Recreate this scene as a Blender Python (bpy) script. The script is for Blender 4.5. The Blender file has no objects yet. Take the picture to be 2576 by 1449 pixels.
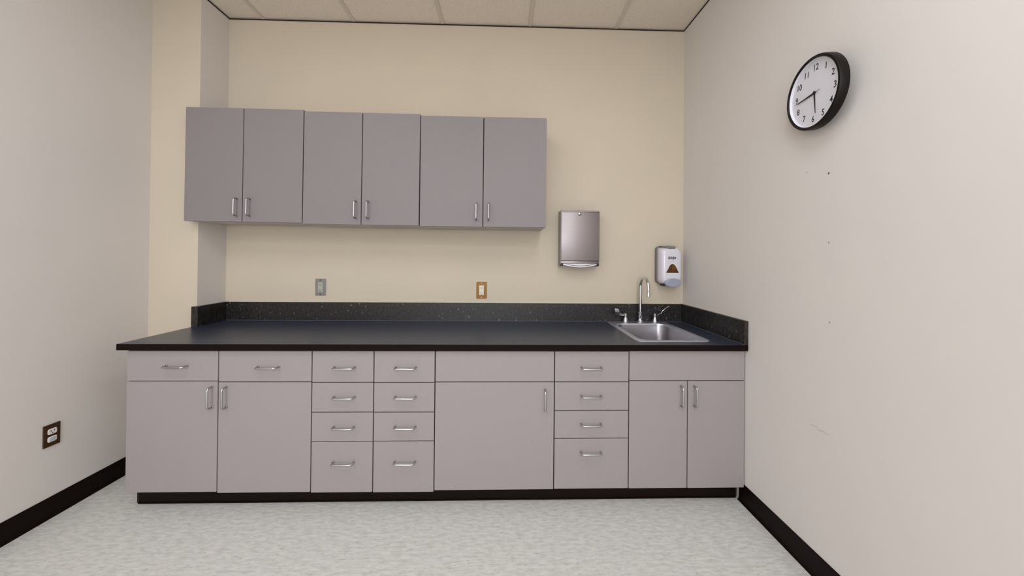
import bpy, bmesh, math
from mathutils import Vector, Matrix
PI = math.pi
scene = bpy.context.scene
col = scene.collection

# ------------------------------------------------------------------ camera
cam_d = bpy.data.cameras.new('camera'); cam = bpy.data.objects.new('camera', cam_d); col.objects.link(cam)
cam_d.sensor_width = 36.0; cam_d.lens = 840.93 * 36 / 2576; cam_d.shift_y = -84.85 / 2576
cam_d.clip_start = 0.02
cam.matrix_world = Matrix.Translation((-1.2715, -2.3301, 1.2835)) @ Matrix.Rotation(-0.0266, 4, 'Z') \
    @ Matrix.Rotation(PI / 2 + 0.0059, 4, 'X') @ Matrix.Rotation(0.0088, 4, 'Z')
scene.camera = cam
# ------------------------------------------------------------------ world, lamps, exposure
w = bpy.data.worlds.new('world'); scene.world = w; w.use_nodes = True
w.node_tree.nodes['Background'].inputs[0].default_value = (1, 0.95, 0.88, 1)
w.node_tree.nodes['Background'].inputs[1].default_value = 0.3
scene.view_settings.view_transform = 'Standard'; scene.view_settings.look = 'None'
scene.view_settings.gamma = 1.0; scene.view_settings.use_curve_mapping = False
scene.view_settings.exposure = -0.07
H = 2.8923
def lamp(x, y, sx, sy, e, c=(0.93, 0.985, 1.05)):
    l = bpy.data.lights.new('ceiling_lamp', 'AREA'); l.shape = 'RECTANGLE'; l.size = sx; l.size_y = sy
    l.energy = e; l.color = c
    o = bpy.data.objects.new('ceiling_lamp', l); col.objects.link(o); o.location = (x, y, H - 0.012)
for yl, el in ((-2.1, 16), (-4.2, 27), (-6.3, 30)):
    for xl in (-0.79, -2.62): lamp(xl, yl, 0.56, 1.15, el)
# added frontal fill from the wall behind the camera, as an invented window's daylight
l = bpy.data.lights.new('added_front_fill', 'AREA'); l.shape = 'RECTANGLE'; l.size = 2.3; l.size_y = 1.3; l.energy = 75; l.color = (0.90, 0.97, 1.06)
o = bpy.data.objects.new('added_front_fill', l); col.objects.link(o); o.location = (-1.75, -7.47, 1.55); o.rotation_euler = (PI / 2, 0, 0)

# ------------------------------------------------------------------ materials
def lin(c): return tuple((v / 255 / 12.92 if v / 255 <= 0.04045 else ((v / 255 + 0.055) / 1.055) ** 2.4) for v in c) + (1,)
def mat(name, rgb, rough=0.6, metal=0.0, var=None, scale=(8, 8, 8), nscale=30.0, amt=0.5, bump=0.0, coat=0.0,
        detail=3.0, spec=0.5, lo=0.35, hi=0.65, spots=None, aniso=0.0):
    m = bpy.data.materials.new(name); m.use_nodes = True
    nt = m.node_tree; b = nt.nodes['Principled BSDF']
    b.inputs['Base Color'].default_value = lin(rgb); b.inputs['Roughness'].default_value = rough
    b.inputs['Metallic'].default_value = metal; b.inputs['Coat Weight'].default_value = coat
    b.inputs['Coat Roughness'].default_value = 0.08
    b.inputs['Specular IOR Level'].default_value = spec
    if aniso: b.inputs['Anisotropic'].default_value = aniso
    if var or bump:
        tc = nt.nodes.new('ShaderNodeTexCoord'); mp = nt.nodes.new('ShaderNodeMapping')
        mp.inputs['Scale'].default_value = scale; nt.links.new(tc.outputs['Object'], mp.inputs[0])
        nz = nt.nodes.new('ShaderNodeTexNoise'); nz.inputs['Scale'].default_value = nscale
        nz.inputs['Detail'].default_value = detail; nt.links.new(mp.outputs[0], nz.inputs[0])
        colout = None
        if var:
            mr = nt.nodes.new('ShaderNodeMapRange'); mr.inputs[1].default_value = lo; mr.inputs[2].default_value = hi
            mr.inputs[4].default_value = amt
            nt.links.new(nz.outputs[0], mr.inputs[0])
            mx = nt.nodes.new('ShaderNodeMix'); mx.data_type = 'RGBA'
            mx.inputs[6].default_value = lin(rgb); mx.inputs[7].default_value = lin(var)
            nt.links.new(mr.outputs[0], mx.inputs[0]); colout = mx.outputs[2]
            nt.links.new(colout, b.inputs['Base Color'])
        if spots:   # (rgb, scale vector, noise scale, low, high)
            mp2 = nt.nodes.new('ShaderNodeMapping'); mp2.inputs['Scale'].default_value = spots[1]
            nt.links.new(tc.outputs['Object'], mp2.inputs[0])
            n2 = nt.nodes.new('ShaderNodeTexNoise'); n2.inputs['Scale'].default_value = spots[2]; n2.inputs['Detail'].default_value = 2
            nt.links.new(mp2.outputs[0], n2.inputs[0])
            m2 = nt.nodes.new('ShaderNodeMapRange'); m2.inputs[1].default_value = spots[3]; m2.inputs[2].default_value = spots[4]
            nt.links.new(n2.outputs[0], m2.inputs[0])
            x2 = nt.nodes.new('ShaderNodeMix'); x2.data_type = 'RGBA'; x2.inputs[7].default_value = lin(spots[0])
            nt.links.new(m2.outputs[0], x2.inputs[0]); nt.links.new(colout, x2.inputs[6])
            nt.links.new(x2.outputs[2], b.inputs['Base Color'])
        if bump:
            bp = nt.nodes.new('ShaderNodeBump'); bp.inputs['Strength'].default_value = bump; bp.inputs['Distance'].default_value = 0.002
            nt.links.new(nz.outputs[0], bp.inputs['Height']); nt.links.new(bp.outputs[0], b.inputs['Normal'])
    return m
WALL_BACK = mat('cream_wall_paint', (205, 192, 172), 0.75, var=(200, 188, 170), scale=(1, 1, 1), nscale=2.5, amt=0.6, bump=0.12)
WALL_SIDE = mat('beige_wall_paint_lightened', (221, 214, 208), 0.75, var=(217, 211, 206), scale=(1, 1, 1), nscale=2.0, amt=0.6, bump=0.12)  # greyer side paint, lightened further to carry the stronger light on side walls
TILE = mat('ceiling_tile_mineral', (226, 214, 200), 0.9, var=(200, 188, 176), scale=(1, 1, 1), nscale=160, amt=1.0, lo=0.55, hi=0.72, bump=0.3)
TEE = mat('ceiling_tee_paint', (205, 194, 182), 0.6)
GAP_SHADOW = mat('painted_gap_shadow', (40, 28, 16), 0.9)  # near-black brown that paints the shadow line below the ceiling
FLOOR = mat('sheet_vinyl_floor', (217, 215, 210), 0.5, var=(196, 195, 190), scale=(7, 24, 1), nscale=3.2, amt=1.0, detail=9, lo=0.36, hi=0.66,
            spots=((172, 168, 158), (16, 75, 1), 2.6, 0.58, 0.78))
BASE = mat('black_brown_vinyl_base', (16, 4, 2), 0.5, spec=0.14)
LAM_U_SHADED = mat('grey_laminate_upper_shaded', (137, 129, 130), 0.5, var=(130, 123, 123), scale=(1, 1, 1), nscale=260, amt=0.7, spec=0.3)  # same laminate as the base units, darkened for the dimmer light up there
LAM_B = mat('grey_laminate_base', (156, 147, 147), 0.5, var=(150, 142, 142), scale=(1, 1, 1), nscale=260, amt=0.7, spec=0.3)
MELAMINE = mat('pale_melamine_carcass', (196, 188, 182), 0.5)
EDGE = mat('dark_brown_carcass_edge', (30, 16, 9), 0.8)
SLATE = mat('black_slate_laminate', (24, 19, 12), 0.36, var=(50, 48, 50), scale=(1, 1, 0.5), nscale=110, amt=1.0, detail=8, lo=0.42, hi=0.68,
            spots=((128, 128, 144), (1, 1, 0.5), 85, 0.68, 0.77), bump=0.05)
SLATE_TOP = mat('slate_top_blue_sheen', (39, 45, 60), 0.31, var=(60, 67, 84), scale=(1, 1, 1), nscale=60, amt=1.0, detail=8, lo=0.42, hi=0.68,
            spots=((120, 124, 140), (1, 1, 1), 80, 0.70, 0.77), bump=0.05)  # bluish sheen of the reflecting top is put into the base colour
CAULK = mat('cream_caulk', (222, 214, 196), 0.6)
CAULK_GREY = mat('grey_caulk', (84, 88, 100), 0.5)
SLATE_EDGE = mat('black_brown_edge_band', (15, 3, 2), 0.6, spec=0.12)
STEEL = mat('satin_steel_handle', (190, 190, 192), 0.24, 1.0)
STEEL_SINK = mat('brushed_steel_basin', (160, 157, 162), 0.26, 1.0, aniso=0.5)
STEEL_RIM = mat('satin_steel_rim', (206, 210, 224), 0.42, 1.0)
STEEL_DISP = mat('brushed_steel_dispenser', (142, 134, 134), 0.36, 1.0, var=(136, 129, 129), scale=(1, 1, 60), nscale=6, amt=0.5)
CHROME = mat('chrome', (215, 215, 220), 0.08, 1.0)
WHITE_PL = mat('white_plastic', (214, 210, 218), 0.25, coat=0.5)
GREY_PL = mat('grey_plastic', (116, 114, 118), 0.4)
BLUE_PL = mat('blue_grey_plastic', (160, 162, 180), 0.3)
DARK_PL = mat('dark_plastic', (34, 26, 18), 0.5)
AMBER = mat('amber_window', (104, 64, 6), 0.2, var=(70, 36, 4), scale=(1, 1, 1), nscale=60, amt=1.0)
INK = mat('dark_grey_ink', (62, 58, 72), 0.5)
PAPER = mat('white_paper', (232, 228, 232), 0.85)
BLACK = mat('clock_black', (13, 6, 4), 0.4, spec=0.22)
DIAL = mat('clock_dial_white', (230, 228, 236), 0.6)
NUM = mat('clock_ink', (26, 24, 40), 0.6)
HAND = mat('clock_hand_black', (30, 18, 14), 0.4)
PLATE_GREY = mat('steel_plate', (140, 138, 136), 0.4, 0.6)
PLATE_BRONZE = mat('bronze_plate', (122, 84, 30), 0.35, 0.5)
PLATE_BROWN = mat('brown_plate', (62, 38, 10), 0.4)
IVORY = mat('ivory_receptacle', (222, 216, 200), 0.4)
GREYREC = mat('grey_receptacle', (172, 172, 158), 0.4)
WHITEREC = mat('white_receptacle', (228, 224, 220), 0.4)
CAP = mat('socket_cap_plastic', (188, 196, 198), 0.3)
SLOT = mat('dark_slot', (40, 36, 34), 0.7)

# ------------------------------------------------------------------ helpers
def obj(name, bm, mats, parent=None, origin=(0, 0, 0), loc=None, smooth=None):
    """verts are in the frame whose origin is `origin`; recentred there"""
    me = bpy.data.meshes.new(name)
    bmesh.ops.translate(bm, verts=bm.verts, vec=-Vector(origin))
    bmesh.ops.recalc_face_normals(bm, faces=bm.faces)
    bm.to_mesh(me); bm.free()
    for m in (mats if isinstance(mats, (list, tuple)) else [mats]): me.materials.append(m)
    o = bpy.data.objects.new(name, me); col.objects.link(o)
    if parent: o.parent = parent
    if loc is not None: o.location = loc
    elif not parent: o.location = origin
    if smooth is not None:
        for p in me.polygons: p.use_smooth = True
        try: me.set_sharp_from_angle(angle=math.radians(smooth))
        except Exception: pass
    return o
def box(bm, x0, x1, y0, y1, z0, z1, bev=0.0, seg=2, m=0, fm=None):
    t = bmesh.new(); r = bmesh.ops.create_cube(t, size=1)
    bmesh.ops.scale(t, vec=(abs(x1 - x0), abs(y1 - y0), abs(z1 - z0)), verts=t.verts)
    bmesh.ops.translate(t, vec=((x0 + x1) / 2, (y0 + y1) / 2, (z0 + z1) / 2), verts=t.verts)
    for f in t.faces: f.material_index = m
    if fm:
        for f in t.faces:
            n = f.normal
            k = {'-y': n.y < -.9, '+y': n.y > .9, '-x': n.x < -.9, '+x': n.x > .9, '-z': n.z < -.9, '+z': n.z > .9}
            for key, v in fm.items():
                if k[key]: f.material_index = v
    if bev: bmesh.ops.bevel(t, geom=t.edges[:], offset=bev, segments=seg, affect='EDGES', profile=0.5)
    merge(bm, t)
    return bm
def merge(bm, t):
    me = bpy.data.meshes.new('tmp'); t.to_mesh(me); t.free(); bm.from_mesh(me); bpy.data.meshes.remove(me)
def tube(bm, pts, r, n=12, caps=True):
    pts = [Vector(p) for p in pts]; rs = r if isinstance(r, (list, tuple)) else [r] * len(pts)
    rings = []; up = None
    for i, p in enumerate(pts):
        d = (pts[min(i + 1, len(pts) - 1)] - pts[max(i - 1, 0)]).normalized()
        if up is None:
            up = Vector((0, 0, 1)) if abs(d.z) < 0.9 else Vector((0, 1, 0))
        a = d.cross(up).normalized(); up = a.cross(d).normalized()
        rings.append([bm.verts.new(p + rs[i] * (math.cos(2 * PI * k / n) * a + math.sin(2 * PI * k / n) * up)) for k in range(n)])
    skin(bm, rings)
    if caps: bm.faces.new(rings[0]); bm.faces.new(rings[-1][::-1])
def skin(bm, rings, m=0):
    n = len(rings[0])
    for a, b in zip(rings, rings[1:]):
        for k in range(n):
            f = bm.faces.new((a[k], a[(k + 1) % n], b[(k + 1) % n], b[k])); f.material_index = m
def lathe(bm, prof, c, axis=(0, 0, 1), n=24, capend=True):
    """prof: (radius, height along axis)"""
    ax = Vector(axis).normalized(); u = ax.orthogonal().normalized(); v = ax.cross(u)
    rings = [[bm.verts.new(Vector(c) + ax * h + r * (math.cos(2 * PI * k / n) * u + math.sin(2 * PI * k / n) * v)) for k in range(n)] for r, h in prof]
    skin(bm, rings)
    if capend: bm.faces.new(rings[0][::-1]); bm.faces.new(rings[-1])
def rrect(x0, x1, y0, y1, r, n=8):
    out = []
    for cx, cy, a0 in ((x1 - r, y1 - r, 0), (x0 + r, y1 - r, 90), (x0 + r, y0 + r, 180), (x1 - r, y0 + r, 270)):
        for k in range(n + 1):
            a = math.radians(a0 + 90 * k / n); out.append((cx + r * math.cos(a), cy + r * math.sin(a)))
    return out
def prism(bm, pts, y0, y1, m=0):
    """pts in x,z ; extruded along y"""
    a = [bm.verts.new((x, y0, z)) for x, z in pts]; b = [bm.verts.new((x, y1, z)) for x, z in pts]
    skin(bm, [a, b], m)
    bm.faces.new(a[::-1]).material_index = m; bm.faces.new(b).material_index = m
def cells(bm, xs, ys, z0, z1, inside, m=0, front=None, top=None):
    nx, ny = len(xs) - 1, len(ys) - 1
    ins = lambda i, j: 0 <= i < nx and 0 <= j < ny and inside((xs[i] + xs[i + 1]) / 2, (ys[j] + ys[j + 1]) / 2)
    V = {}
    def v(i, j, k):
        if (i, j, k) not in V: V[i, j, k] = bm.verts.new((xs[i], ys[j], (z0, z1)[k]))
        return V[i, j, k]
    for i in range(nx):
        for j in range(ny):
            if not ins(i, j): continue
            f = bm.faces.new((v(i, j, 1), v(i + 1, j, 1), v(i + 1, j + 1, 1), v(i, j + 1, 1))); f.material_index = m
            f = bm.faces.new((v(i, j, 0), v(i, j + 1, 0), v(i + 1, j + 1, 0), v(i + 1, j, 0))); f.material_index = m
            for di, dj, a, b in ((-1, 0, (i, j), (i, j + 1)), (1, 0, (i + 1, j), (i + 1, j + 1)), (0, -1, (i, j), (i + 1, j)), (0, 1, (i, j + 1), (i + 1, j + 1))):
                if not ins(i + di, j + dj):
                    f = bm.faces.new((v(*a, 0), v(*b, 0), v(*b, 1), v(*a, 1)))
                    f.material_index = front if (front is not None and dj <= 0) else m
def thing(name, loc, label, cat, group=None):
    o = bpy.data.objects.new(name, None); col.objects.link(o); o.location = loc; o.empty_display_size = 0.05
    tag(o, label, cat, group); return o
def tag(o, label=None, cat=None, group=None, kind=None):
    if label: o['label'] = label
    if cat: o['category'] = cat
    if group: o['group'] = group
    if kind: o['kind'] = kind
    return o
def part(name, bm, mats, root, smooth=None):
    """child whose verts were given in world space; root unrotated frame"""
    return obj(name, bm, mats, root, origin=root['_o'] if '_o' in root else root.location, loc=(0, 0, 0), smooth=smooth)
def sub(name, bm, mats, root, parent, smooth=None):
    return obj(name, bm, mats, parent, origin=root.location, loc=(0, 0, 0), smooth=smooth)
def bx(*a, **k): return box(bmesh.new(), *a, **k)
def text_bm(s, size, offset=0.0, extrude=0.0004):
    c = bpy.data.curves.new('lettering', 'FONT'); c.body = s; c.size = size; c.offset = offset; c.extrude = extrude
    c.align_x = 'CENTER'; c.align_y = 'CENTER'; c.resolution_u = 4
    o = bpy.data.objects.new('lettering', c); col.objects.link(o)
    dg = bpy.context.evaluated_depsgraph_get(); me = bpy.data.meshes.new_from_object(o.evaluated_get(dg))
    bm = bmesh.new(); bm.from_mesh(me); bpy.data.meshes.remove(me); bpy.data.objects.remove(o); bpy.data.curves.remove(c)
    xs = [v.co.x for v in bm.verts]; ys = [v.co.y for v in bm.verts]
    bmesh.ops.translate(bm, verts=bm.verts, vec=(-(min(xs) + max(xs)) / 2, -(min(ys) + max(ys)) / 2, 0))
    return bm

# ------------------------------------------------------------------ room shell
XL, XW, DC, YF = -3.1587, -3.4517, -0.2119, -7.5
def struct(name, bm, m): return tag(obj(name, bm, m), kind='structure')
struct('floor', bx(XW, 0, YF, 0, -0.08, 0), FLOOR)
struct('wall_right', bx(0, 0.1, YF, 0.1, -0.08, H + 0.1), WALL_SIDE)
struct('wall_left', bx(XW - 0.1, XW, YF, 0.1, -0.08, H + 0.1), WALL_SIDE)
struct('wall_back', bx(XL, 0, 0, 0.1, -0.08, H + 0.1), WALL_BACK)
struct('wall_column', bx(XW, XL, DC, 0.1, -0.08, H + 0.1, fm={'+x': 1}), [WALL_BACK, WALL_SIDE])  # alcove return takes the lightened side colour in place of bounce light
struct('wall_front', bx(XW - 0.1, 0.1, YF - 0.1, YF, -0.08, H + 0.1), WALL_SIDE)
bm = bmesh.new()
for a_ in ((-2.95, -2.9, 0.85, 2.25), (-0.6, -0.55, 0.85, 2.25), (-2.9, -0.6, 0.85, 0.9), (-2.9, -0.6, 2.2, 2.25)): box(bm, a_[0], a_[1], YF + 0.001, YF + 0.05, a_[2], a_[3], 0.003, 1)
struct('added_window', bm, TEE)  # unseen window frame, added as a setting for the fill light
ceil = struct('ceiling', bx(XW, 0, YF, 0, H + 0.03, H + 0.1), TILE)
XT, TS = -0.4884, 0.6096
gx = [0] + [XT - k * TS for k in range(5)] + [XW]
gy = [0.0, -0.42] + [-0.42 - TS * k for k in range(1, 12)] + [YF]
tile_mesh = {}
hw = 0.012
for i in range(len(gx) - 1):
    for j in range(len(gy) - 1):
        x1, x0, y1, y0 = gx[i] - 0.004, gx[i + 1] + 0.004, gy[j] - 0.004, gy[j + 1] + 0.004
        parts_ = [(x0, x1, y0, y1)]
        if x0 < XL and y1 > DC:      # cut round the column
            parts_ = [(XL + 0.002, x1, y0, y1)] if y0 > DC else [(x0, x1, y0, min(y1, DC - 0.002)), ]
            if y0 <= DC and x1 > XL: parts_.append((XL + 0.002, x1, DC - 0.002, y1))
        bm = bmesh.new()
        for q in parts_:
            if q[1] - q[0] > 0.01: box(bm, *q, H + 0.006, H + 0.024)
        if len(bm.verts): obj('ceiling_tile', bm, TILE, ceil)
        else: bm.free()
for x in gx[1:-1]: obj('ceiling_tee', bx(x - hw, x + hw, YF, -0.002, H, H + 0.0055, 0.0008, 1), TEE, ceil)
for y in gy[1:-1]:
    for a, b in zip(gx, gx[1:]): obj('cross_tee', bx(b + hw, a - (hw if a < 0 else 0.001), y - hw, y + hw, H + 0.0002, H + 0.0055), TEE, ceil)
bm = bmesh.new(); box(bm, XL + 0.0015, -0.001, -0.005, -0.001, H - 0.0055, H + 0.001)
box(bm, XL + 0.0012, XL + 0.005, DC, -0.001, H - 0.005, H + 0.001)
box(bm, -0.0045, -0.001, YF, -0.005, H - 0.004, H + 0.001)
obj('ceiling_gap_shadow', bm, GAP_SHADOW, ceil)  # dark strips along the wall tops, drawn as the ceiling gap's shadow
# cove base
def cove(bm, pts):
    prof = [(0.0, 0.0), (0.013, 0.0), (0.010, 0.004), (0.0055, 0.010), (0.004, 0.02), (0.004, 0.098), (0.0028, 0.1), (0.0, 0.1)]
    (ax, ay), (bx_, by) = pts; d = Vector((bx_ - ax, by - ay, 0)).normalized(); n = Vector((d.y, -d.x, 0))
    r = [[bm.verts.new(Vector((px, py, 0)) + n * (o + 0.0005) + Vector((0, 0, z + 0.0005))) for o, z in prof] for px, py in pts]
    skin(bm, r); bm.faces.new(r[0]); bm.faces.new(r[1][::-1])
bm = bmesh.new(); cove(bm, ((0, YF + 0.02), (0, -0.575))); o = struct('baseboard_right', bm, BASE)
# flip outward when needed: right wall base must point to -x
for v in o.data.vertices: v.co.x = -abs(v.co.x)
bm = bmesh.new(); cove(bm, ((XW, DC - 0.015), (XW, YF + 0.02))); o = struct('baseboard_left', bm, BASE)
for v in o.data.vertices: v.co.x = XW + abs(v.co.x - XW)
bm = bmesh.new(); box(bm, XW + 0.015, XL - 0.0, DC - 0.0045, DC - 0.0005, 0.0005, 0.1, 0.001, 1); struct('baseboard_column', bm, BASE)
# wall marks: small dents and scuffs that stay on the right wall
def mark(label_, pts, rgb):
    bm = bmesh.new()
    for y, z, ry, rz in pts:
        vs = [bm.verts.new((-0.0004, y + ry * math.cos(a), z + rz * math.sin(a))) for a in [2 * PI * k / 10 for k in range(10)]]
        bm.faces.new(vs)
    o = obj('wall_scuff', bm, mat('scuff_' + label_, rgb, 0.8), bpy.data.objects['wall_right'])
mark('nail', [(-1.0572, 1.619, 0.004, 0.005)], (120, 108, 96))
mark('dot', [(-1.058, 1.348, 0.0035, 0.0035), (-1.062, 1.037, 0.0035, 0.0035), (-0.963, 1.645, 0.003, 0.002)], (165, 152, 142))
mark('rub', [(-0.99 - 0.016 * k, 0.603 - 0.001 * k + 0.003 * math.sin(k * 2.3), 0.009, 0.0025) for k in range(5)], (206, 195, 188))

# ------------------------------------------------------------------ handles (shared meshes)
def handle_mesh(cc=0.102, proj_=0.031, r=0.0047, vertical=False):
    bm = bmesh.new(); pts = []; h = cc / 2; rad = 0.013
    P = [(-h, 0), (-h, -(proj_ - rad))]
    P += [(-h + rad - rad * math.cos(a), -(proj_ - rad) - rad * math.sin(a)) for a in [PI / 2 * k / 5 for k in range(1, 6)]]
    P += [(-x, y) for x, y in P[::-1]]
    for a, y in P: pts.append((0, y, a) if vertical else (a, y, 0))
    tube(bm, pts, r, 10)
    for s in (-h, h):
        c = (0, 0, s) if vertical else (s, 0, 0)
        lathe(bm, [(0.0058, 0), (0.0058, 0.003), (0.0045, 0.005)], c, (0, -1, 0), 12)
    me = bpy.data.meshes.new('handle'); bmesh.ops.recalc_face_normals(bm, faces=bm.faces); bm.to_mesh(me); bm.free(); me.materials.append(STEEL)
    for p in me.polygons: p.use_smooth = True
    return me
HM_H, HM_V = handle_mesh(), handle_mesh(vertical=True)
def handle(x, z, yface, root, parent, vertical=False, tilt=0.0):
    o = bpy.data.objects.new('handle', HM_V if vertical else HM_H); col.objects.link(o); o.parent = parent
    o.location = Vector((x, yface, z)) - root.location
    if tilt: o.rotation_euler = (tilt, 0, 0)
    return o

# ------------------------------------------------------------------ base cabinets
G = 0.0025; YB = -0.6134; TH = 0.019; ZC = 0.8354
def carcass(root, x0, x1, y0, y1, z0, z1, lam, bottom_mat=0, top=False, legs=None):
    bm = bmesh.new(); t = 0.017; e = {'-y': 1}
    box(bm, x0, x0 + t, y0, y1, z0, z1, fm=e); box(bm, x1 - t, x1, y0, y1, z0, z1, fm=e)
    box(bm, x0 + t, x1 - t, y0, y1, z0, z0 + t, fm=e); box(bm, x0 + t, x1 - t, y1 - 0.006, y1, z0 + t, z1)
    if top: box(bm, x0 + t, x1 - t, y0, y1 - 0.006, z1 - t, z1, fm=e)
    return part('carcass', bm, [lam, EDGE], root)
def front(name, root, x0, x1, z0, z1, lam, yf=YB, bev=0.0012, g=G):
    return part(name, bx(x0 + g, x1 - g, yf, yf + TH, z0 + g * .8, z1 - g * .8, bev, 2), lam, root)
def base_cabinet(x0, x1, fronts, label, group=None):
    root = thing('base_cabinet', ((x0 + x1) / 2, -0.3, 0.0), label, 'cabinet', group)
    zb = min(f[3] for f in fronts)
    c = carcass(root, x0 + 0.0006, x1 - 0.0006, YB + TH + 0.0015, -0.002, zb, 0.8032, LAM_B)
    # plinth standing on the floor under the box
    part('plinth', bx(x0 + 0.0006, x1 - 0.0006, -0.556, -0.06, 0.0, zb - 0.0003), EDGE, root)
    for nm, a, b, z0, z1, hs in fronts:
        f = front(nm, root, a, b, z0, z1, LAM_B)
        for (hx, hz, v) in hs: handle(hx, hz, YB, root, f, v)
        if nm == 'drawer_front': f.name = 'drawer'
    return root
ZT = 0.7975
xs = [-3.1394, -2.6922, -2.2309, -1.9215, -1.6130, -1.0015, -0.6146, -0.3066, -0.0035]
base_cabinet(xs[0], xs[2], [
    ('drawer', xs[0], xs[1], 0.6450, ZT, [(-2.893, 0.722, False)]),
    ('drawer', xs[1], xs[2], 0.6405, ZT, [(-2.4445, 0.7170, False)]),
    ('door', xs[0], xs[1], 0.0905, 0.6450, [(-2.7195, 0.567, True)]),
    ('door', xs[1], xs[2], 0.0850, 0.6405, [(-2.6500, 0.566, True)])],
    'wide grey base cabinet at the left end, two drawers over two doors')
def drawers(x0, x1, zs, cx, hz, label):
    base_cabinet(x0, x1, [('drawer', x0, x1, zs[k + 1], zs[k], [(cx, hz[k], False)]) for k in range(4)], label, None)
drawers(xs[2], xs[3], [ZT, 0.6378, 0.4872, 0.3392, 0.0818], -2.067, [0.715, 0.5665, 0.4155, 0.238],
        'narrow grey base cabinet of four drawers, next to the two-door cabinet at the left end')
drawers(xs[3], xs[4], [ZT, 0.6370, 0.4863, 0.3400, 0.0800], -1.7605, [0.7145, 0.566, 0.4155, 0.2378],
        'narrow grey base cabinet of four drawers, left of the wide single-door cabinet')
base_cabinet(xs[4], xs[5], [
    ('drawer', xs[4], xs[5], 0.6389, ZT, []),
    ('door', xs[4], xs[5], 0.0876, 0.6389, [(-1.0505, 0.549, True)])],
    'grey base cabinet with one wide door, the only single-door unit of the lower row')
drawers(xs[5], xs[6], [ZT, 0.6385, 0.4915, 0.3485, 0.0889], -0.8125, [0.714, 0.569, 0.425, 0.281],
        'grey base cabinet of four drawers, beside the cabinet under the sink')
base_cabinet(xs[6], xs[8], [
    ('false_front', xs[6], xs[8], 0.6445, ZT + 0.002, []),
    ('door', xs[6], xs[7], 0.0876, 0.6445, [(-0.3445, 0.567, True)]),
    ('door', xs[7], xs[8], 0.0867, 0.6445, [(-0.2745, 0.567, True)])],
    'grey two-door base cabinet under the sink, at the right wall')
bm = bmesh.new(); box(bm, -3.1257, -0.0145, -0.5612, -0.5572, 0.0006, 0.0795, 0.0008, 1)
box(bm, -3.1257, -0.0145, -0.5655, -0.5612, 0.0006, 0.006, 0.001, 1)
tag(obj('toe_kick', bm, BASE, origin=(-1.57, -0.559, 0)), 'long dark brown vinyl toe kick along the floor under the base cabinets', 'toe kick')

# ------------------------------------------------------------------ countertop
CX0 = -3.1680
SX0, SX1, SY0, SY1 = -0.554, -0.148, -0.570, -0.024     # sink rim outline
HX0, HX1, HY0, HY1 = SX0 + 0.012, SX1 - 0.012, SY0 + 0.012, SY1 - 0.012
ct = thing('countertop', (-1.58, -0.32, 0.8036), 'long black speckled laminate countertop running over all the base cabinets', 'countertop')
bm = bmesh.new()
cells(bm, [CX0, XL + 0.001, HX0, HX1, -0.001], [-0.635, HY0, DC - 0.001, HY1, -0.001], 0.8036, ZC,
      lambda x, y: not (x < XL and y > DC) and not (HX0 < x < HX1 and HY0 < y < HY1), 0, 1)
slab = part('worktop', bm, [SLATE_TOP, SLATE_EDGE], ct)
b = slab.modifiers.new('bevel', 'BEVEL'); b.width = 0.0025; b.segments = 2; b.limit_method = 'ANGLE'
ZS = 0.9585
part('backsplash', bx(XL + 0.0205, -0.0205, -0.020, -0.0006, ZC + 0.0002, ZS, 0.0015, 2), SLATE, ct)
part('side_splash', bx(-0.020, -0.0006, -0.634, -0.0006, ZC + 0.0002, ZS, 0.0015, 2), SLATE, ct)
bm = bmesh.new(); cells(bm, [CX0, XL + 0.0006, XL + 0.020, XL + 0.029], [DC - 0.028, DC - 0.0006, -0.0006], ZC + 0.0002, ZS, lambda x, y: (y > DC and XL < x < XL + 0.02) or y < DC)
part('side_splash', bm, SLATE, ct)

bm = bmesh.new()
box(bm, XL + 0.0205, -0.0205, -0.0035, -0.0004, ZS + 0.0002, ZS + 0.0028); box(bm, -0.0035, -0.0004, -0.632, -0.004, ZS + 0.0002, ZS + 0.0028)
part('caulk_line', bm, CAULK, ct)
bm = bmesh.new()
box(bm, XL + 0.022, -0.022, -0.0222, -0.0202, ZC + 0.0002, ZC + 0.0022); box(bm, -0.0222, -0.0202, -0.632, -0.023, ZC + 0.0002, ZC + 0.0022)
part('lower_caulk_line', bm, CAULK_GREY, ct)

# ------------------------------------------------------------------ sink
sk = thing('sink', ((SX0 + SX1) / 2, (SY0 + SY1) / 2, ZC), 'stainless steel drop-in sink set in the right end of the countertop', 'sink')
bx0, bx1, by0, by1 = SX0 + 0.036, SX1 - 0.036, SY0 + 0.030, SY1 - 0.078
bm = bmesh.new(); rings = []
def ring(a, r, z, n=8): return [bm.verts.new((x, y, z)) for x, y in rrect(*a, r, n)]
O = lambda d: (SX0 + d, SX1 - d, SY0 + d, SY1 - d); I = lambda d: (bx0 + d, bx1 - d, by0 + d, by1 - d)
rings = [ring(O(0), .035, ZC + .0004), ring(O(.0015), .034, ZC + .003), ring(O(.005), .031, ZC + .0045), ring(O(.013), .028, ZC + .0035),
         ring(I(-.008), .062, ZC + .0035), ring(I(-.003), .059, ZC + .002), ring(I(0), .056, ZC - .004), ring(I(.002), .055, ZC - .012),
         ring(I(.006), .055, ZC - .125), ring(I(.012), .055, ZC - .142), ring(I(.024), .05, ZC - .153), ring(I(.045), .04, ZC - .157)]
RC_ = [[v.co.copy() for v in r] for r in rings[6:]]
for r in rings[7:]:
    for v in r: bm.verts.remove(v)
skin(bm, rings[:7]); part('rim', bm, STEEL_RIM, sk, 40)
bm = bmesh.new(); rings = [[bm.verts.new(c) for c in r] for r in RC_]; skin(bm, rings)
cx_, cy_ = (bx0 + bx1) / 2, (by0 + by1) / 2
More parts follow.
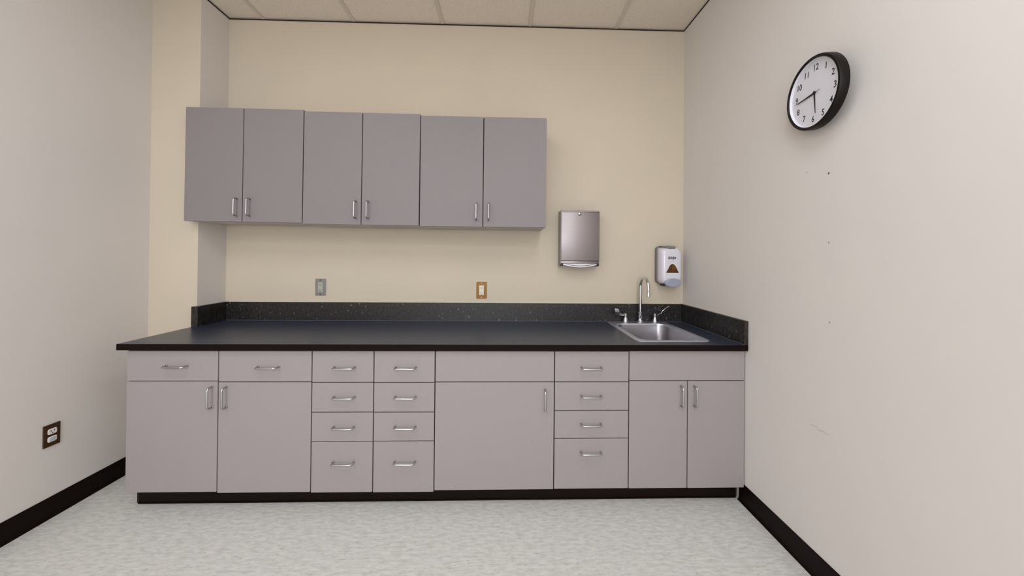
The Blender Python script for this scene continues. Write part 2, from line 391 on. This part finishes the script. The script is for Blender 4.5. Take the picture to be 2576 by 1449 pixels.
last = rings[-1]; dr = [bm.verts.new((cx_ + .045 * math.cos(a), cy_ + .045 * math.sin(a), ZC - .160)) for a in
      [math.atan2(v.co.y - cy_, v.co.x - cx_) for v in last]]
skin(bm, [last, dr])
dr2 = [bm.verts.new((cx_ + (v.co.x - cx_) * .8, cy_ + (v.co.y - cy_) * .8, ZC - .163)) for v in dr]; skin(bm, [dr, dr2]); bm.faces.new(dr2)
part('basin', bm, STEEL_SINK, sk, 40)
bm = bmesh.new(); lathe(bm, [(0.036, 0), (0.036, 0.002), (0.030, 0.003), (0.026, 0.001), (0.004, 0.001)], (cx_, cy_, ZC - .1628), (0, 0, 1), 24)
part('drain', bm, CHROME, sk, 40)

# ------------------------------------------------------------------ faucet
FX, FY = -0.3275, -0.058
fc = thing('faucet', (FX, FY, ZC + .0035), 'chrome gooseneck faucet with two wrist-blade levers behind the sink', 'faucet')
z0 = ZC + .0038
bm = bmesh.new(); lathe(bm, [(0.021, 0), (0.021, 0.004), (0.015, 0.012), (0.0125, 0.022), (0.0125, 0.030), (0.0155, 0.033), (0.0155, 0.044), (0.012, 0.047),
      (0.012, 0.056), (0.0145, 0.059), (0.0145, 0.066), (0.0105, 0.071)], (FX, FY, z0)); part('spout_base', bm, CHROME, fc, 35)
R_ = 0.064; ZA = 1.147 - R_
pts = [(FX, FY, z0 + .066), (FX, FY, 0.98), (FX, FY, ZA)]
pts += [(FX, FY - R_ + R_ * math.cos(a), ZA + R_ * math.sin(a)) for a in [PI * k / 16 for k in range(1, 17)]]
pts += [(FX, FY - 2 * R_, 1.052)]
bm = bmesh.new(); tube(bm, pts, 0.0102, 16); sp = part('spout', bm, CHROME, fc, 60)
bm = bmesh.new(); lathe(bm, [(0.0100, 0), (0.0122, 0.001), (0.0122, 0.026), (0.0100, 0.030)], (FX, FY - 2 * R_, 1.027)); sub('aerator', bm, CHROME, fc, sp, 35)
def ribbon(bm, pts, wv, ws, th):
    """flat lever blade: centre line, width vector, widths, thickness"""
    wv = Vector(wv).normalized(); rings = []
    for i, p in enumerate(pts):
        p = Vector(p); d = (Vector(pts[min(i + 1, len(pts) - 1)]) - Vector(pts[max(i - 1, 0)])).normalized(); n = d.cross(wv).normalized()
        w_ = ws[i] / 2; t = th / 2
        ring_ = [(-w_, -t * .4), (-w_ * .8, -t), (w_ * .8, -t), (w_, -t * .4), (w_, t * .4), (w_ * .8, t), (-w_ * .8, t), (-w_, t * .4)]
        rings.append([bm.verts.new(p + wv * a + n * b_) for a, b_ in ring_])
    skin(bm, rings); bm.faces.new(rings[0]); bm.faces.new(rings[-1][::-1])
for sx, wv, pp, ws in ((-0.429, (0.1, -0.25, 0.95),
                    [(.004, 0, .047), (-.010, -.002, .048), (-.026, -.003, .051), (-.042, -.004, .054), (-.052, -.005, .057)],
                    [.013, .015, .013, .012, .012]),
                   (-0.225, (0.1, 1, 0.0),
                    [(.003, 0, .044), (.016, .001, .047), (.032, .003, .056), (.046, .004, .062), (.050, .005, .070), (.054, .006, .078), (.066, .006, .088), (.086, .007, .101), (.102, .007, .109)],
                    [.012, .012, .011, .012, .012, .013, .022, .022, .014])):
    bm = bmesh.new(); lathe(bm, [(0.022, 0), (0.022, 0.003), (0.0185, 0.006), (0.0175, 0.014), (0.0135, 0.024), (0.0105, 0.030), (0.0105, 0.036), (0.012, 0.038), (0.0115, 0.056), (0.006, 0.061)], (sx, FY, z0), n=20)
    v_ = part('valve', bm, CHROME, fc, 35)
    bm = bmesh.new(); ribbon(bm, [(sx + a, FY + b_, z0 + c) for a, b_, c in pp], wv, ws, 0.0045)
    if sx < -0.3:     # broad flat paddle turned to the room
        pd = [(-.046, .050), (-.043, .062), (-.050, .088), (-.056, .0925), (-.074, .0945), (-.079, .090), (-.071, .060), (-.066, .053), (-.056, .050)]
        q = [(sx + a, z0 + c) for a, c in pd]; prism(bm, q, FY - .009, FY - .005)
    sub('lever', bm, CHROME, fc, v_, 50)

# ------------------------------------------------------------------ wall cabinets
def wall_cabinet(x0, xm, x1, zb, zt, tilt, hxs, hz, label):
    root = thing('wall_cabinet', ((x0 + x1) / 2, -0.14, (zb + zt) / 2), label, 'cabinet')
    Y = -0.2854; cx0 = max(x0, XL + 0.0015)
    carcass(root, cx0 + .0006, x1 - 0.0006, Y + TH + .0015, -0.0015, zb + .003, zt - .001, MELAMINE, top=True)
    if x0 < XL:    # filler strip standing in front of the column
        part('filler', bx(x0 + .002, XL + .0005, Y + TH + .0015, DC - 0.0015, zb + .003, zt - .001, fm={'-y': 1}), [LAM_U_SHADED, EDGE], root)
    for (a, b_, hx) in ((x0, xm, hxs[0]), (xm, x1, hxs[1])):
        f = front('door', root, a, b_, zb, zt, LAM_U_SHADED, Y, g=0.0024)
        handle(hx, hz, Y, root, f, True)
    root.rotation_euler = (0, tilt, 0)
wall_cabinet(-3.1787, -2.8365, -2.4820, 1.4742, 2.1600, 0.005, (-2.865, -2.7905), 1.5625, 'grey two-door wall cabinet at the left end of the upper row')
wall_cabinet(-2.4812, -2.1310, -1.7826, 1.4645, 2.1480, 0.005, (-2.162, -2.089), 1.556, 'grey two-door wall cabinet in the middle of the upper row')
wall_cabinet(-1.7818, -1.3968, -1.0089, 1.4600, 2.1370, 0.001, (-1.4365, -1.3625), 1.554, 'grey two-door wall cabinet at the right end of the upper row, nearest the towel dispenser')

# ------------------------------------------------------------------ paper towel dispenser
tx0, tx1, ty, tz0, tz1 = -0.886, -0.6245, -0.098, 1.215, 1.595
td = thing('towel_dispenser', ((tx0 + tx1) / 2, 0, tz0), 'stainless steel paper towel dispenser on the wall, left of the soap dispenser', 'dispenser')
bm = bmesh.new(); t = 0.003
yb = -0.001
def side(x):
    prof = [(yb, tz0), (ty + .012, tz0 + .006), (ty + .002, 1.236), (ty + .002, tz1), (yb, tz1)]
    a = [bm.verts.new((x, y, z)) for y, z in prof]; b_ = [bm.verts.new((x + t, y, z)) for y, z in prof]
    skin(bm, [a, b_]); bm.faces.new(a); bm.faces.new(b_[::-1])
side(tx0); side(tx1 - t)
box(bm, tx0 + t, tx1 - t, ty + .002, yb, tz1 - t, tz1); box(bm, tx0 + t, tx1 - t, yb - .003, yb, tz0, tz1 - t)
box(bm, tx0 + t, tx1 - t, ty, ty + .004, tz1 - .011, tz1, 0.001, 1)
part('housing', bm, STEEL_DISP, td)
dr_ = part('door', bx(tx0 + .002, tx1 - .001, ty - .005, ty + .001, 1.2565, tz1 - .012, 0.002, 3), STEEL_DISP, td, 40)
bm = bmesh.new(); lathe(bm, [(0.0095, 0), (0.0095, 0.003), (0.0075, 0.0045)], (-0.7600, ty - .005, 1.5715), (0, -1, 0), 20)
lk = sub('lock', bm, STEEL, td, dr_, 40)
bm = bmesh.new()
arc = [math.radians(a) for a in range(-170, 40, 14)]
tube(bm, [(-0.7600 + .0085 * math.cos(a), ty - .0100, 1.5715 + .0085 * math.sin(a)) for a in arc], 0.0017, 6)
o = sub('lock_ring', bm, DARK_PL, td, dr_)
part('lower_rail', bx(tx0 + t, tx1 - t, ty - .002, ty + .004, 1.2385, 1.2535, 0.0015, 2), STEEL_DISP, td, 40)
# curved lip of the outlet slot
bm = bmesh.new(); rings = []
for k in range(17):
    u = k / 16; x = tx0 + .018 + (tx1 - tx0 - .036) * u; s = math.sin(PI * u)
    zc_ = 1.2335 - .0165 * s; yy = ty + .004 - .006 * s
    rings.append([bm.verts.new((x, yy + a, zc_ + b_)) for a, b_ in ((-.004, -.004), (0.0, -.0055), (.05, -.0035), (.05, .0), (0, .001), (-.004, .0035))])
skin(bm, rings); bm.faces.new(rings[0]); bm.faces.new(rings[-1][::-1]); part('outlet_lip', bm, WHITE_PL, td, 50)
part('slot_corner', bx(tx0 + t, tx0 + .019, ty + .005, ty + .05, 1.222, 1.237), DARK_PL, td); part('slot_corner', bx(tx1 - .017, tx1 - t, ty + .005, ty + .05, 1.222, 1.237), DARK_PL, td)
bm = bmesh.new(); rings = []
for k in range(13):
    u = k / 12; x = tx0 + .022 + (tx1 - tx0 - .044) * u; s = math.sin(PI * u)
    rings.append([bm.verts.new((x, y, z)) for y, z in ((ty + .006, 1.2368 - .0125 * s), (ty + .060, 1.2368 - .0125 * s), (ty + .060, 1.2385), (ty + .006, 1.2385))])
skin(bm, rings); bm.faces.new(rings[0]); bm.faces.new(rings[-1][::-1])
tag(obj('paper_towel', bm, PAPER, origin=(-0.755, -0.06, 1.23)), 'white folded paper towel showing in the slot under the steel dispenser', 'paper towel')

# ------------------------------------------------------------------ soap dispenser
sc = (-0.1285, 0, 1.2275)
sd = thing('soap_dispenser', (sc[0], 0, 1.09), 'white and grey wall soap dispenser with an amber window, in the corner above the sink', 'dispenser')
def loft(bm, spec, n=8):
    rings = []
    for (x0, x1, z0_, z1_, r, y) in spec: rings.append([bm.verts.new((x, y, z)) for x, z in rrect(x0, x1, z0_, z1_, r, n)])
    skin(bm, rings); bm.faces.new(rings[0]); bm.faces.new(rings[-1][::-1])
X0, X1, Z0, Z1 = -0.2035, -0.0535, 1.100, 1.362
bm = bmesh.new(); loft(bm, [(X0 + .004, X1 - .004, Z0 + .01, Z1 - .004, .02, -.001), (X0 - .001, X1 + .001, Z0 + .004, Z1 - .001, .022, -.008), (X0 - .001, X1 + .001, Z0 + .004, Z1 - .001, .022, -.034), (X0 + .003, X1 - .003, Z0 + .008, Z1 - .005, .022, -.037)])
part('back_plate', bm, GREY_PL, sd, 40)
bm = bmesh.new()
spec = [(X0 + .004, X1 - .004, Z0 + .006, Z1 - .006, .024, -.0372), (X0, X1, Z0, Z1 - .002, .034, -.041), (X0 + .001, X1 - .001, Z0, Z1 - .004, .038, -.066),
        (X0 + .004, X1 - .004, Z0 + .003, Z1 - .010, .040, -.082), (X0 + .010, X1 - .009, Z0 + .007, Z1 - .018, .040, -.0925), (X0 + .018, X1 - .016, Z0 + .013, Z1 - .028, .040, -.0985),
        (X0 + .028, X1 - .026, Z0 + .022, Z1 - .042, .036, -.1015), (X0 + .045, X1 - .042, Z0 + .04, Z1 - .07, .025, -.1025)]
loft(bm, spec); cov = part('cover', bm, WHITE_PL, sd, 60)
# grey release tab that sweeps over the top of the cover
tab = [(X0 + .012, Z1 - .001), (X0 + .05, Z1 + .003), (X0 + .092, Z1 + .002), (X0 + .101, Z1 - .003), (X0 + .100, Z1 - .020), (X0 + .090, Z1 - .026), (X0 + .072, Z1 - .0225), (X0 + .045, Z1 - .012), (X0 + .025, Z1 - .005)]
bm = bmesh.new(); rA = [bm.verts.new((x, -.030, z)) for x, z in tab]; rB = [bm.verts.new((x, -.070, z)) for x, z in tab]
rC = [bm.verts.new((x, -.0935, z - .003)) for x, z in tab]
skin(bm, [rA, rB, rC]); bm.faces.new(rA); bm.faces.new(rC[::-1]); part('release_tab', bm, GREY_PL, sd, 40)
yf = -.1028
win = [(-0.1645, 1.1845), (-0.1632, 1.1875), (-0.1540, 1.204), (-0.1475, 1.219), (-0.1400, 1.2300), (-0.133, 1.2350), (-0.1275, 1.2358), (-0.122, 1.2350), (-0.115, 1.2300), (-0.1070, 1.219), (-0.0995, 1.204), (-0.0915, 1.1875), (-0.0905, 1.1845)]
bm = bmesh.new(); prism(bm, win, yf - .0012, -.100); sub('window', bm, AMBER, sd, cov)
bm = bmesh.new()
wc = (-.1275, 1.2015); win2 = [(wc[0] + (x - wc[0]) * 1.16, wc[1] + (z - wc[1]) * 1.16 + (-.0008)) for x, z in win]
prism(bm, win2, yf - .0004, -.100); sub('window_frame', bm, DARK_PL, sd, cov)
# push lever
bm = bmesh.new(); C0 = Vector((-.1245, -.098, 1.113)); rings = []
for s, d in ((0.97, -.012), (1.0, .004), (0.985, .012), (0.93, .0155), (0.8, .0165), (0.4, .015), (0.05, .0145)):
    ring_ = []
    for k in range(36):
        a = 2 * PI * k / 36; ring_.append(bm.verts.new(C0 + Vector((.0555 * s * math.cos(a), -d - .010 * s * math.sin(a) * .6, .0315 * s * math.sin(a)))))
    rings.append(ring_)
skin(bm, rings); bm.faces.new(rings[0]); bm.faces.new(rings[-1][::-1]); part('push_lever', bm, BLUE_PL, sd, 60)
part('nozzle', bx(-0.188, -0.165, -.085, -.05, 1.090, 1.1045, .003, 2), DARK_PL, sd)
# lettering on the cover: G smaller than the rest so all share one height
bm = bmesh.new(); xcur = -0.1575
for ch, size, dz in (('G', 0.0200, 0.0), ('o', 0.0260, 0.0), ('j', 0.0260, -0.0005), ('o', 0.0260, 0.0)):
    t_ = text_bm(ch, size, 0.0011, 0.0005); xs_ = [v.co.x for v in t_.verts]; w_ = max(xs_) - min(xs_)
    bmesh.ops.transform(t_, matrix=Matrix.Translation((xcur + w_ / 2, yf - .0004, 1.2805 + dz)) @ Matrix.Rotation(PI / 2, 4, 'X'), verts=t_.verts)
    xcur += w_ + 0.0009; merge(bm, t_)
tube(bm, [(-0.1605 + .0145 - .0145 * math.cos(a), yf - .0008, 1.2865 + .0055 * math.sin(a)) for a in [PI * k / 12 for k in range(1, 11)]], 0.00055, 6)
sub('logo', bm, INK, sd, cov)

# ------------------------------------------------------------------ outlets
def slots(root, rec, cx, cz, y, s=1.0):
    for dx, h in ((-.0062, .0078), (.0062, .0064)):
        sub('slot', bx(cx + dx * s - .0011, cx + dx * s + .0011, y - .0007, y + .002, cz, cz + h * s), SLOT, root, rec)
    bm = bmesh.new(); lathe(bm, [(.0026 * s, 0), (.0026 * s, .0027)], (cx, y + .002, cz - .006 * s), (0, -1, 0), 12); sub('ground_hole', bm, SLOT, root, rec)
def decora(cx, cz, pm, rm, sm_, label):
    root = thing('power_outlet', (cx, 0, cz), label, 'outlet')
    part('plate', bx(cx - .0352, cx + .0352, -.0055, -.0005, cz - .0572, cz + .0572, .002, 2), pm, root)
    rec = part('receptacle', bx(cx - .0165, cx + .0165, -.0078, -.0050, cz - .0335, cz + .0335, .0012, 2), rm, root)
    slots(root, rec, cx, cz + .0165, -.0078); slots(root, rec, cx, cz - .0215, -.0078)
    for dz in (-.0485, .0485):
        bm = bmesh.new(); lathe(bm, [(.0036, 0), (.0036, .0008), (.002, .0016)], (cx, -.0055, cz + dz), (0, -1, 0), 12); part('screw', bm, sm_, root)
    return root
decora(-2.5200, 1.0607, PLATE_GREY, GREYREC, DARK_PL, 'grey steel outlet on the back wall, under the left part of the wall cabinets')
decora(-1.4190, 1.0457, PLATE_BRONZE, IVORY, IVORY, 'electrical outlet with a bronze plate and ivory socket on the back wall, nearer the sink')
oy, oz = -0.6480, 0.3995
ol = thing('power_outlet', (XW, oy, oz), 'dark brown duplex outlet with white sockets low on the left wall', 'outlet')
part('plate', bx(XW + .0005, XW + .0055, oy - .0310, oy + .0310, oz - .0530, oz + .0530, .002, 2), PLATE_BROWN, ol)
for s in (1, -1):
    cz = oz + s * .0185; bm = bmesh.new(); o2 = []
    for a in [2 * PI * k / 28 for k in range(28)]:
        o2.append((max(-.0165, min(.0165, .0195 * math.cos(a))), max(-.0132, min(.0132, .0165 * math.sin(a)))))
    rr = [[bm.verts.new((x, oy + q[0] * k, cz + q[1] * k)) for q in o2] for x, k in ((XW + .005, 1), (XW + .0075, 1), (XW + .0082, .93))]
    skin(bm, rr); bm.faces.new(rr[0]); bm.faces.new(rr[-1][::-1]); rec = part('receptacle', bm, WHITEREC, ol)
    if s > 0:
        for dy in (-.0062, .0062): sub('slot', bx(XW + .006, XW + .0087, oy + dy - .0013, oy + dy + .0013, cz - .0005, cz + .007), SLOT, ol, rec)
        bm = bmesh.new(); lathe(bm, [(.0024, 0), (.0024, .0027)], (XW + .006, oy, cz - .0065), (1, 0, 0), 12); sub('ground_hole', bm, SLOT, ol, rec)
    else:
        bm = bmesh.new(); rr = [[bm.verts.new((x, oy + q[0] * k, cz + q[1] * k)) for q in o2] for x, k in ((XW + .008, .68), (XW + .0102, .66), (XW + .0106, .6))]
        skin(bm, rr); bm.faces.new(rr[0]); bm.faces.new(rr[-1][::-1]); sub('socket_cap', bm, CAP, ol, rec)
bm = bmesh.new(); lathe(bm, [(.0028, 0), (.0028, .0008), (.0015, .0014)], (XW + .0055, oy, oz), (1, 0, 0), 12); part('screw', bm, DARK_PL, ol)

# ------------------------------------------------------------------ wall clock (hung a little proud on the near side)
RC = 0.1392; TC = 0.0353; ps, ph = 0.156, 0.0326
n_ = Vector((-math.cos(ps) * math.cos(ph), math.sin(ps), -math.sin(ph))).normalized()
r_ = -(n_.cross(Vector((0, 0, 1)))).normalized(); u_ = n_.cross(r_)
rt = math.radians(-7.5); r_, u_ = r_ * math.cos(rt) + u_ * math.sin(rt), u_ * math.cos(rt) - r_ * math.sin(rt)
ck = thing('wall_clock', (-0.0279, -1.0497, 1.9383), 'round wall clock with a thick black frame and white dial on the right wall', 'clock')
ck.matrix_world = Matrix((( r_.x, u_.x, n_.x, -0.0279), (r_.y, u_.y, n_.y, -1.0497), (r_.z, u_.z, n_.z, 1.9383), (0, 0, 0, 1)))
# local frame: x right, y up, z out of the dial
def cpart(name, bm, m, parent=None, smooth=None): return obj(name, bm, m, parent or ck, loc=(0, 0, 0), smooth=smooth)
bm = bmesh.new(); lathe(bm, [(.02, .0), (RC - .004, 0), (RC, .003), (RC + .0005, TC - .006), (RC - .002, TC - .001), (RC - .005, TC), (RC * .93, TC - .0005), (RC * .918, TC - .003), (RC * .912, .022), (RC * .912, .010), (.02, .010)], (0, 0, 0), n=96)
cpart('frame', bm, BLACK, None, 35)
bm = bmesh.new(); lathe(bm, [(RC * .911, .0102), (RC * .911, .0202)], (0, 0, 0), n=96); dial = cpart('dial', bm, DIAL)
bm = bmesh.new(); lathe(bm, [(RC * .911, .0204), (RC * .911, .0305), (RC * .903, .0208), (RC * .900, .0204)], (0, 0, 0), n=96, capend=False); cpart('inner_bevel', bm, DIAL, None, 60)
zd = .0203
for h in range(1, 13):
    a = PI / 2 - h * PI / 6; rr_ = RC * .705
    t_ = text_bm(str(h), 0.0300, 0.0002, 0.0002)
    bmesh.ops.transform(t_, matrix=Matrix.Translation((rr_ * math.cos(a), rr_ * math.sin(a), zd + .0002)) @ Matrix.Diagonal((1.0, 1.12, 1, 1)), verts=t_.verts)
    cpart('numeral', t_, NUM, dial)
for k in range(12):
    bm = bmesh.new(); a = k * PI / 6; c = Vector((math.cos(a), math.sin(a), 0)); 
    lathe(bm, [(.0010, 0), (.0010, .0003)], c * RC * .85 + Vector((0, 0, zd)), n=8)
    cpart('hour_mark', bm, INK, dial)
def hand(name, deg, L, tail, w0, w1, z, m=HAND):
    a = math.radians(90 - deg); d = Vector((math.cos(a), math.sin(a), 0)); s = Vector((-d.y, d.x, 0)); bm = bmesh.new()
    q = [d * -tail + s * w0 * .7, d * 0.012 + s * w0, d * L * .6 + s * (w0 + w1) / 2, d * L + s * w1]
    q = q + [d * L - s * w1, d * L * .6 - s * (w0 + w1) / 2, d * 0.012 - s * w0, d * -tail - s * w0 * .7]
    A_ = [bm.verts.new(p + Vector((0, 0, z))) for p in q]; B_ = [bm.verts.new(p + Vector((0, 0, z + .0006))) for p in q]
    skin(bm, [A_, B_]); bm.faces.new(A_); bm.faces.new(B_[::-1]); cpart(name, bm, m)
hand('hour_hand', 171, .080, .010, .0036, .0010, zd + .0020)
hand('minute_hand', 259.5, .090, .012, .0036, .0012, zd + .0032)
hand('second_hand', 260.6, .103, .034, .0009, .0006, zd + .0044)
bm = bmesh.new(); lathe(bm, [(.0045, 0), (.0045, .0062), (.003, .0066)], (0, 0, zd), n=16); cpart('pivot', bm, HAND)
